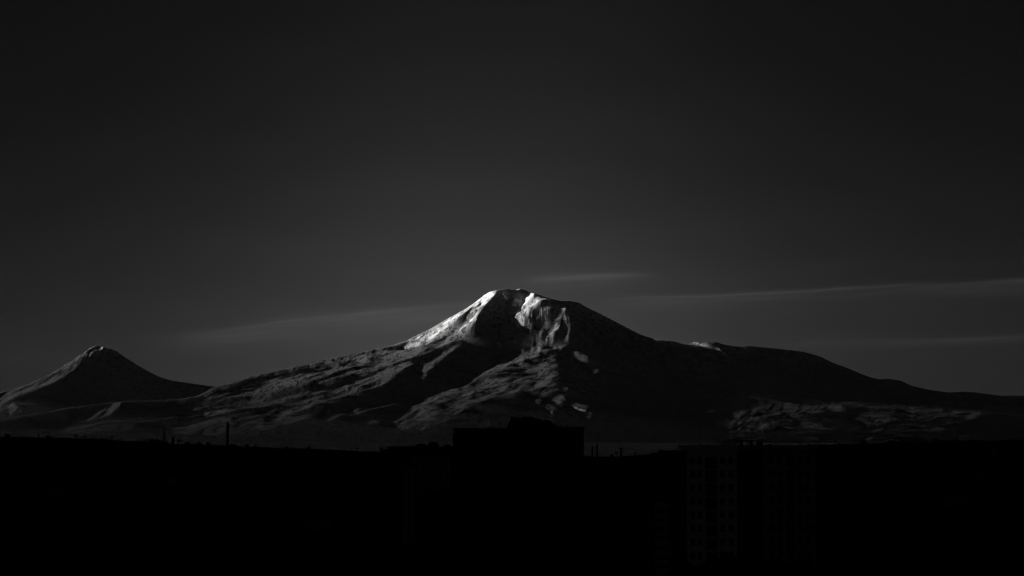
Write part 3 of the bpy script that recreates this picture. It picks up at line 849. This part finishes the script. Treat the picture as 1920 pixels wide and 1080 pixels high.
# ------------------------------------------------------------------ pale panel block on the right, two wings and a recess
def panel_block():
    Y1 = 421.0; S = Y1 / F
    xL, zT = XZ(1288, 843, Y1)
    root = empty('apartment_block', (xL, Y1, -52.0))
    tag(root, "tall pale panel apartment block with two window wings and a dark recess, foreground right", "apartment block")
    def lx(px): return XZ(px, 850, Y1)[0] - xL
    H = zT + 52.0
    FL = 3.0; top_ = XZ(1330, 857, Y1)[1] + 52.0        # head of the top windows
    nfl = int((top_ - 1.5) // FL)
    wm = window_meshes(1.02, 1.5); lm = window_meshes(2.2, 2.2, .07, 3)
    def wing(a, b, cols, log, y, mat, floors):
        holes = []
        for k in range(floors):
            zt = top_ - k * FL
            if zt - 2.4 < .3: break
            for c in cols: holes.append((c - .52, c + .52, zt - 1.55, zt))
            holes.append((log[0], log[1], zt - 2.45, zt + .02))
        wall_with_openings(a, b, 0, H, y, 1.3 if False else .28, [h for h in holes], mat, root)
        for h in holes:
            wdt = h[1] - h[0]
            if wdt < 1.5: put_window(wm, root, (h[0] + h[1]) / 2, y + .2, h[2] + .02)
        for k in range(floors):                             # loggias: a deep dark room with slab, rail and glazed back wall
            zt = top_ - k * FL
            if zt - 2.4 < .3: break
            m_ = MB().box(log[0] - .12, log[1] + .12, y - .28, y + 1.3, zt - 2.62, zt - 2.46)
            m_.build('balcony_slab', M['slab'], root)
            r = MB()
            for q in range(7):
                x = log[0] + (log[1] - log[0]) * q / 6
                r.box(x - .025, x + .025, y - .24, y - .20, zt - 2.46, zt - 1.5)
            r.box(log[0] - .08, log[1] + .08, y - .26, y - .18, zt - 1.5, zt - 1.44)
            r.build('balcony_rail', M['rail'], root)
            MB().box(log[0] - .02, log[0] + .0, y + .28, y + 1.3, zt - 2.46, zt + .02).build('loggia_side', mat, root); MB().box(log[1], log[1] + .02, y + .28, y + 1.3, zt - 2.46, zt + .02).build('loggia_side', mat, root)
            put_window(lm, root, (log[0] + log[1]) / 2, y + 1.22, zt - 2.4)
    w1 = [lx(p) for p in (1298.3, 1311.8, 1354, 1370)]
    wing(0, lx(1381), w1, (lx(1322.5), lx(1344)), 0, M['panel'], 14)
    w2 = [lx(p) for p in (1450, 1465.5, 1504.5, 1520.5)]
    wing(lx(1434), lx(1534), w2, (lx(1478.5), lx(1492.5)), 4.0, M['panel2'], 14)  # second wing in a darker panel grey
    # recess with stair balconies
    rec = [(lx(1392) - .5 + i * 2.2, lx(1392) + .5 + i * 2.2, top_ - k * FL - 1.5, top_ - k * FL) for k in range(14) for i in range(2) if top_ - k * FL > 2.6]
    wall_with_openings(lx(1381), lx(1434), 0, H - .4, 7.0, .25, rec, M['dark2'], root)
    for h in rec: put_window(wm, root, (h[0] + h[1]) / 2, 7.18, h[2])
    for k in range(14):
        zt = top_ - k * FL
        if zt < 3: break
        MB().box(lx(1384), lx(1431), 5.8, 6.99, zt - 2.6, zt - 2.45).build('balcony_slab', M['dark'], root)
    # body behind the facades, roof slab and parapet
    MB().box(.02, lx(1380.5), 1.31, 14, 0, H - .1).box(lx(1434.5), lx(1533.5), 5.35, 15, 0, H - .1).box(lx(1381.5), lx(1433.5), 7.3, 14.5, 0, H - .5).build('body', M['dark2'], root)
    MB().box(-.0, .02, .001, 1.3, 0, H - .1).box(lx(1381), lx(1381) + .02, 0.001, 7, 0, H - .1).box(lx(1434) - .02, lx(1434), 4.001, 7, 0, H - .1).box(lx(1534), lx(1534) + .02, 4.001, 5.4, 0, H - .1).build('side_wall', M['panel2'], root)
    MB().box(-.7, lx(1383), -.5, 14.2, H - .0, H + .9).build('parapet', M['panel'], root, None)
    MB().box(lx(1383) + .01, lx(1537), 3.4, 15.2, H - .2, H + .75).build('parapet', M['panel2'], root)
    # roof hut with two round vents
    zr = XZ(1370, 826, Y1)[1] + 52
    h = MB().box(lx(1358), lx(1385), 3, 7, H + .9, zr).build('roof_hut', M['panel'], root)
    for px in (1361.5, 1370):
        v_ = MB(); n = 12; cx, cz = lx(px), XZ(0, 829.5, Y1)[1] + 52
        v_.v = [(cx + .2 * cos(2 * pi * i / n), 2.93, cz + .2 * sin(2 * pi * i / n)) for i in range(n)] + [(cx + .2 * cos(2 * pi * i / n), 3.0, cz + .2 * sin(2 * pi * i / n)) for i in range(n)]
        v_.f = [tuple(range(n))] + [(i, (i + 1) % n, n + (i + 1) % n, n + i) for i in range(n)]
        v_.build('round_vent', M['glass'], h)
    MB().box(lx(1384), lx(1416), 3.5, 8.5, zr - .25, zr + .02).build('roof_canopy', M['dark'], root)
    for px in (1395, 1414): MB().box(lx(px) - .3, lx(px) + .3, 4.5, 5.5, H + .75, zr - .25).build('canopy_post', M['dark'], root)
    MB().box(lx(1427), lx(1436), 5, 8, H + .75, H + 1.7).build('roof_hatch', M['panel2'], root)
    # mast on the roof
    xm, _ = XZ(1312.5, 800, Y1 + 4); zt = XZ(0, 781, Y1 + 4)[1]
    m = MB().cyl(0, 0, 0, zt + 52 - H - .9 + .0, .07, .04, 8)
    zl = zt + 52 - H - .9
    mo = empty('antenna_mast', (xm, Y1 + 4, H - 52 + .9))
    tag(mo, "thin antenna mast standing on the roof of the pale panel block", "antenna")
    m.build('mast', M['metal'], mo)
    for i, z in enumerate((.93, .86, .78)):
        MB().box(-.35 + .06 * i, .35 - .06 * i, -.02, .02, zl * z, zl * z + .04).build('crossbar', M['metal'], mo)
    MB().box(-.3, .3, -.3, .3, 0, .12).build('base_plate', M['metal'], mo)
panel_block()

# ------------------------------------------------------------------ big dark block in the middle with its stepped, cluttered tower
def centre_block():
    Y1 = 664.0
    x0, zt = XZ(852, 806, Y1)
    root = empty('apartment_tower', (x0, Y1, -54.0))
    tag(root, "large dark apartment block with a stepped rooftop tower, in front of the mountain", "apartment block")
    L = lambda px: XZ(px, 850, Y1)[0] - x0
    Zr = lambda py: XZ(960, py, Y1)[1] + 54.0
    H = Zr(806); HT = Zr(803)
    wm = window_meshes(1.3, 1.5); wm2 = window_meshes(.8, 1.5, .06, 1)
    def face(a, b, z1, y, cols, mat, head0):
        holes = []
        for k in range(20):
            zt_ = head0 - k * 3.0
            if zt_ - 1.6 < .3: break
            for c in cols: holes.append((c - .65, c + .65, zt_ - 1.5, zt_))
        wall_with_openings(a, b, 0, z1, y, .25, holes, mat, root)
        for h in holes: put_window(wm, root, (h[0] + h[1]) / 2, y + .18, h[2])
    face(0, L(950), H, 0, [L(p) for p in (862, 872.5, 885, 897, 908, 920, 932, 942)], M['dark'], Zr(816))
    face(L(950), L(1042), Zr(799), -2.0, [L(p) for p in (960, 973, 986, 1000, 1013, 1026, 1036)], M['dark'], Zr(817))
    face(L(1042), L(1095), HT, 1.5, [L(p) for p in (1050, 1061, 1072)], M['dark2'], Zr(820))
    MB().box(.02, L(950) - .02, .26, 15, 0, H - .05).box(L(950) + .02, L(1042) - .02, -1.74, 16, 0, Zr(799) - .05).box(L(1042) + .02, L(1095) - .02, 1.76, 15, 0, HT - .05).build('body', M['dark'], root)
    # left gallery attached to the edge and a thin downpipe
    MB().box(L(848.5), -.02, .6, 3, 0, Zr(812)).build('stair_gallery', M['dark2'], root)
    # end balconies on the right wing
    for k in range(19):
        z = Zr(826) - k * 3.0
        if z < 2: break
        MB().box(L(1080), L(1096.5), -.3, 1.49, z, z + .16).build('balcony_slab', M['slab'], root)
        r = MB()
        for q in range(8):
            x = L(1080) + (L(1096.3) - L(1080)) * q / 7
            r.box(x - .03, x + .03, -.27, -.22, z + .16, z + 1.1)
        r.box(L(1080), L(1096.4), -.28, -.21, z + 1.1, z + 1.16)
        r.build('balcony_rail', M['rail'], root)
    # parapets
    MB().box(-.4, L(950), -.3, 15.2, H, H + .5).build('parapet', M['dark'], root)
    MB().box(L(1042), L(1096.5), 1.2, 15.2, HT, HT + .45).build('parapet', M['dark'], root)
    # stepped penthouse
    t = MB()
    t.box(L(951), L(1041), -1.6, 10, Zr(799), Zr(797)).box(L(953), L(1037), -.9, 9, Zr(797), Zr(793))
    t.box(L(955), L(1034), -.6, 8, Zr(793), Zr(789.5))
    t.build('penthouse', M['dark'], root)
    for a, b, py in ((957, 965, 782.5), (965.5, 978, 784), (979, 1001, 781.2), (1001.5, 1008, 783.5), (1008.5, 1016, 786), (1020, 1030, 788)):
        MB().box(L(a), L(b), .2, 5.0, Zr(789.5) - .0, Zr(py)).build('rooftop_hut', M['dark'], root)
    MB().box(L(1042.2), L(1049), 3, 6, HT + .45, Zr(799.5)).build('rooftop_hut', M['dark'], root)
    MB().box(L(862), L(867), 3, 6, H + .5, Zr(803.8)).build('rooftop_hut', M['dark'], root)
centre_block()

# ------------------------------------------------------------------ block with vertical fins, left of it, and its neighbours
def fin_block():
    Y1 = 900.0
    x0, zt = XZ(776.5, 839, Y1)
    gz = -57.0
    root = empty('office_block', (x0, Y1, gz))
    tag(root, "dark block with pale upright fins down its whole face, left of the stepped tower", "office block")
    L = lambda px: XZ(px, 850, Y1)[0] - x0
    Zr = lambda py: XZ(960, py, Y1)[1] - gz
    MB().box(0, L(847), 0, 14, 0, Zr(839)).build('body', M['dark'], root)
    fm = MB().box(-.28, .28, -.55, -.002, Zr(921), Zr(854)).mesh('fin', M['fin'])
    for px in (777.6, 783.5, 787, 792, 798.5, 804.5, 810, 815.5, 820.5, 824, 829, 834.5, 841.5):
        share(fm, 'fin', root, (L(px), 0, 0))
    wm = window_meshes(1.0, 1.7, .07, 1)
    for k in range(5):
        for px in (780.5, 789.7, 795.2, 801.5, 807.3, 812.8, 818, 831.8, 838):
            put_window(wm, root, L(px), -.08, Zr(864 + 12 * k))
    MB().box(-.5, L(849), -.7, 14.3, Zr(841), Zr(838.5)).build('cornice', M['dark'], root)
    # low rounded roof hoods
    for a, b, py in ((778, 800, 832), (800.5, 822, 828.3), (831, 846, 833.5)):
        mb = MB(); n = 10; A_ = L(a); B_ = L(b); z0 = Zr(838.5); z1 = Zr(py)
        arc = [((A_ + B_) / 2 - (B_ - A_) / 2 * cos(pi * i / n), z0 + (z1 - z0) * sin(pi * i / n)) for i in range(n + 1)]
        for yv in (1.0, 9.0): mb.v += [(x, yv, z) for x, z in arc]
        mb.f = [(i, i + 1, n + 2 + i, n + 1 + i) for i in range(n)] + [tuple(range(n, -1, -1)), tuple(range(n + 1, 2 * n + 2))]
        mb.build('roof_hood', M['dark'], root)
fin_block()
def slim_block(pxa, pxb, pytop, Y1, mat, label, wins, gz=-56.0, bal=False, cat='apartment block'):
    x0, zt = XZ(pxa, pytop, Y1)
    root = empty('apartment_block', (x0, Y1, gz)); tag(root, label, cat)
    Wd = XZ(pxb, pytop, Y1)[0] - x0; H = zt - gz
    holes = []
    n = wins
    for k in range(14):
        z = H - 1.0 - 3.0 * k
        if z < 2: break
        for i in range(n):
            c = Wd * (i + .5) / n
            holes.append((c - .55, c + .55, z - 1.4, z))
    wall_with_openings(0, Wd, 0, H, 0, .22, holes, mat, root)
    wm = window_meshes(1.1, 1.4)
    for h in holes: put_window(wm, root, (h[0] + h[1]) / 2, .15, h[2])
    MB().box(.02, Wd - .02, .23, 12, 0, H - .02).build('body', mat, root)
    MB().box(-.3, Wd + .3, -.3, 12.3, H, H + .4).build('parapet', mat, root)
    if bal:
        for k in range(6):
            z = H - 3.2 - 3.0 * k
            MB().box(Wd * .62, Wd + .9, -1.1, -.0, z, z + .15).build('balcony_slab', M['slab'], root)
    return root
slim_block(757, 775, 881, 820.0, M['panel2'], "slim pale block with small balconies at the foot of the finned block", 1, -55.0, True)
slim_block(727, 776, 838.5, 1150.0, M['dark'], "black block with a flat ragged roofline behind the slim pale block", 5, -60.0)
slim_block(1232, 1255, 948, 620.0, M['panel2'], "small pale block low down, left of the panel block", 3, -52.0)
slim_block(1136, 1230, 858, 1500.0, M['dark'], "long dark block under the factory chimneys, right of the stepped tower", 14, -62.0)
slim_block(1236, 1290, 846, 1350.0, M['dark'], "dark block half hidden behind the left edge of the panel block", 8, -60.0)
slim_block(1540, 1610, 862, 1250.0, M['dark'], "dark block just right of the darker wing of the panel block", 9, -60.0)
slim_block(1700, 1795, 868, 1400.0, M['dark2'], "broad dark block near the right edge of the city", 12, -60.0)
slim_block(560, 640, 905, 1300.0, M['dark'], "broad dark block in the left half of the city", 11, -60.0)
slim_block(250, 330, 880, 1700.0, M['dark'], "dark block below the hill edge on the left", 13, -62.0)

# ------------------------------------------------------------------ chimneys and poles on the skyline
def chimney(px, w_px, py0, py1, Y1, label, cap=False, cat='chimney', name='factory_chimney'):
    x, zt = XZ(px, py0, Y1); _, zb_ = XZ(px, py1, Y1)
    zb_ = min(zb_, ground_z(x, Y1)) - 2
    r = w_px / 2 * Y1 / F
    root = empty(name, (x, Y1, zb_)); tag(root, label, cat)
    h = zt - zb_
    MB().cyl(0, 0, 0, h * .97, r * 1.12, r * .92, 14).build('shaft', M['brick'], root)
    MB().cyl(0, 0, h * .97, h, r * (1.7 if cap else 1.02), None, 14).build('rim', M['brick'], root)
    for k in (.45, .72): MB().cyl(0, 0, h * k, h * k + max(.6, r * .25), r * 1.16, None, 14).build('band', M['metal'], root)
    return root
chimney(427, 4.6, 792, 836, 4200, "tallest dark chimney on the left skyline, against the lava slopes")
chimney(308, 3.0, 807, 828, 4300, "short chimney on the left skyline, left of the tallest one")
chimney(324.5, 4.5, 819.5, 830, 4350, "stubby dark stack just right of the short skyline chimney", cat='stack')
chimney(713, 2.2, 838, 858, 2600, "thin pole-like chimney left of the black flat-roofed block")
chimney(1110.5, 3.0, 836, 866, 2600, "first slender chimney right of the stepped tower")
chimney(1119.5, 3.0, 832, 866, 2600, "second and taller slender chimney right of the stepped tower")
chimney(1164.5, 3.4, 839.5, 866, 2500, "chimney with a wide cap between the slender pair and the short stack", True)
chimney(1190.5, 2.6, 848, 866, 2500, "short slim stack right of the wide-capped chimney", cat='stack')

# ------------------------------------------------------------------ low houses spread through the unlit city
def house(kind):
    root = empty('house', (0, 0, 0))
    w_, d_, h_ = ((9, 8, 5.6), (12, 9, 6.2), (8, 8, 3.2), (14, 10, 9.0), (18, 9, 3.6))[kind]
    wall = (M['wallA'], M['wallB'], M['wallC'], M['wallA'], M['wallC'])[kind]
    cols = max(2, int(w_ / 2.8)); holes = []
    for k in range(max(1, int(h_ / 2.8))):
        for i in range(cols):
            c = -w_ / 2 + w_ * (i + .5) / cols
            holes.append((c - .5, c + .5, 1.0 + 2.9 * k, 2.3 + 2.9 * k))
    wall_with_openings(-w_ / 2, w_ / 2, -3, h_, -d_ / 2, .2, holes, wall, root)
    MB().box(-w_ / 2 + .01, w_ / 2 - .01, -d_ / 2 + .21, d_ / 2, -3, h_ - .01).build('body', wall, root)
    wm = HOUSE_WIN
    for h in holes: put_window(wm, root, (h[0] + h[1]) / 2, -d_ / 2 + .12, h[2])
    if kind in (0, 2): r = MB().gable(-w_ / 2, w_ / 2, -d_ / 2, d_ / 2, h_, 2.2)
    elif kind in (1, 4): r = MB().hip(-w_ / 2, w_ / 2, -d_ / 2, d_ / 2, h_, 2.3)
    else: r = MB().box(-w_ / 2 - .3, w_ / 2 + .3, -d_ / 2 - .3, d_ / 2 + .3, h_, h_ + .35)
    ro = r.build('roof', M['tin'], root)
    MB().box(w_ * .2, w_ * .2 + .6, -.3, .3, h_ + .3, h_ + 2.8).build('chimney', M['brick'], ro)
    return root
HOUSE_WIN = window_meshes(1.0, 1.3)
HL = ["small gabled grey house in the unlit city below the mountains", "wide hipped pale house in the unlit city below the mountains",
      "low gabled dark house in the unlit city below the mountains", "flat roofed grey house in the unlit city below the mountains",
      "long low dark shed in the unlit city below the mountains"]
protos = [house(k) for k in range(5)]
blocks_px = [(1280, 1545, 0), (845, 1100, 600), (770, 852, 800)]
spots = []
tries = 0
while len(spots) < 190 and tries < 9000:
    tries += 1
    y = 900 + 4600 * RNG.random() ** 1.5 if len(spots) > 45 else RNG.uniform(6300, 6540)
    px = RNG.uniform(10, 1910)
    x = (px - 960) / F * y
    if y < 1000 and (1270 < px < 1560 or 740 < px < 1110): continue
    if any(abs(x - a) < 24 and abs(y - b) < 22 for a, b, _ in spots): continue
    z = min(ground_z(x + dx_, y + dy_) for dx_ in (-8, 8) for dy_ in (-6, 6))
    spots.append((x, y, z))
first = [True] * 5
for x, y, z in spots:
    k = int(RNG.choice([0, 0, 1, 2, 2, 3, 4]))
    o = protos[k] if first[k] else copy_tree(protos[k])
    first[k] = False
    o.location = (x, y, z + .3); o.rotation_euler = (0, 0, RNG.uniform(-.5, .5))
    tag(o, HL[k], "house" if k < 4 else "shed", "low houses scattered through the dark city")

# ------------------------------------------------------------------ trees along the city's far edge and among the houses
def tree_proto(seed, poplar):
    r = random.Random(seed)
    root = empty('tree', (0, 0, 0))
    H = 11 if not poplar else 15
    t = MB().cyl(0, 0, -1.5, H * .55, .32, .12, 7)
    for i in range(6):
        a = r.uniform(0, 2 * pi); z = H * r.uniform(.25, .5)
        t.tube((0, 0, z), (cos(a) * H * (.22 if not poplar else .07), sin(a) * H * (.22 if not poplar else .07), z + H * .2), .1, .04, 5)
    t.build('trunk', M['bark'], root)
    c = MB()
    cl = [(r.gauss(0, 1), r.gauss(0, 1), r.gauss(0, 1), r.uniform(.5, 1)) for _ in range(16)]
    for _ in range(520):
        gx_, gy_, gz_, s_ = r.choice(cl)
        rad = H * (.17 if not poplar else .055)
        p = Vector((gx_ * rad * .8 + r.gauss(0, .5), gy_ * rad * .8 + r.gauss(0, .5), H * .63 + gz_ * H * (.12 if not poplar else .17) + r.gauss(0, .5)))
        n = Vector((r.gauss(0, 1), r.gauss(0, 1), r.gauss(0, 1))).normalized(); a = n.orthogonal(); b = n.cross(a); q = r.uniform(.25, .5)
        k = len(c.v)
        c.v += [tuple(p + a * q), tuple(p + b * q), tuple(p - a * q), tuple(p - b * q * .7)]
        c.f.append((k, k + 1, k + 2, k + 3))
    c.build('crown', M['leaf'], root)
    return root
tp = [tree_proto(1, False), tree_proto(2, False), tree_proto(3, True)]
first = [True] * 3
TL = ["round crowned dark tree among the unlit houses", "broad dark tree among the unlit houses", "narrow upright dark tree among the unlit houses"]
cnt = 0
for i in range(400):
    if cnt >= 130: break
    edge = cnt < 40
    y = RNG.uniform(6380, 6560) if edge else 900 + 4300 * RNG.random() ** 1.4
    px = RNG.uniform(10, 1910); x = (px - 960) / F * y
    if not edge and (y < 1000 and (1270 < px < 1560 or 740 < px < 1110)): continue
    if any(abs(x - a) < 12 and abs(y - b) < 12 for a, b, _ in spots): continue
    k = int(RNG.integers(0, 3))
    o = tp[k] if first[k] else copy_tree(tp[k]); first[k] = False
    s_ = RNG.uniform(.55, 1.45)
    o.location = (x, y, ground_z(x, y)); o.scale = (s_, s_, s_); o.rotation_euler = (0, 0, RNG.uniform(0, 6.28))
    tag(o, TL[k] , "tree", "dark trees scattered through the city")
    cnt += 1
# the ragged top of the black block's courtyard trees, left of the finned block
for i, px in enumerate((738, 752, 768)):
    o = copy_tree(tp[i % 2])
    x = (px - 960) / F * 1110.0
    o.location = (x, 1110.0, ground_z(x, 1110.0)); s_ = 1.5 + .2 * i; o.scale = (s_, s_, s_)
    tag(o, ("leftmost big tree before the black flat-roofed block", "middle big tree before the black flat-roofed block", "rightmost big tree before the black flat-roofed block")[i], "tree", "big trees before the black block")

# tall poplars standing before the foot of the panel block
for i, (px, py, Y_) in enumerate(((1302, 1024, 372), (1322, 1036, 360), (1343, 1020, 376), (1366, 1030, 366), (1395, 1008, 384), (1428, 1018, 372), (1462, 1012, 380), (1500, 1022, 368), (1533, 1030, 374))):
    o = copy_tree(tp[2]); x, z = XZ(px, py, Y_)
    s_ = (z + 52.5) / 14.2
    o.location = (x, Y_, -52.5); o.scale = (s_ * 1.5, s_ * 1.5, s_); o.rotation_euler = (0, 0, i * 1.7)
    tag(o, "tall dark poplar before the foot of the pale panel block", "tree", "poplars before the panel block")

# ------------------------------------------------------------------ thin air between the city and the mountains
me = MB().box(-92000, 92000, -9000, 98000, -1400, 4300).mesh('haze', M['soil'])
me.materials.clear()
hm = bpy.data.materials.new('haze_air'); hm.use_nodes = True
hn = hm.node_tree; hn.nodes.clear()
ho = hn.nodes.new('ShaderNodeOutputMaterial'); hv = hn.nodes.new('ShaderNodeVolumePrincipled')
hv.inputs['Color'].default_value = (.95, .95, .95, 1)
hv.inputs['Density'].default_value = 0.95e-7
hv.inputs['Anisotropy'].default_value = 0.0
hn.links.new(hv.outputs[0], ho.inputs['Volume'])
me.materials.append(hm)
hz_o = bpy.data.objects.new('haze', me); COL.objects.link(hz_o)
tag(hz_o, label="thin even haze lying between the city and the mountains", kind='stuff')
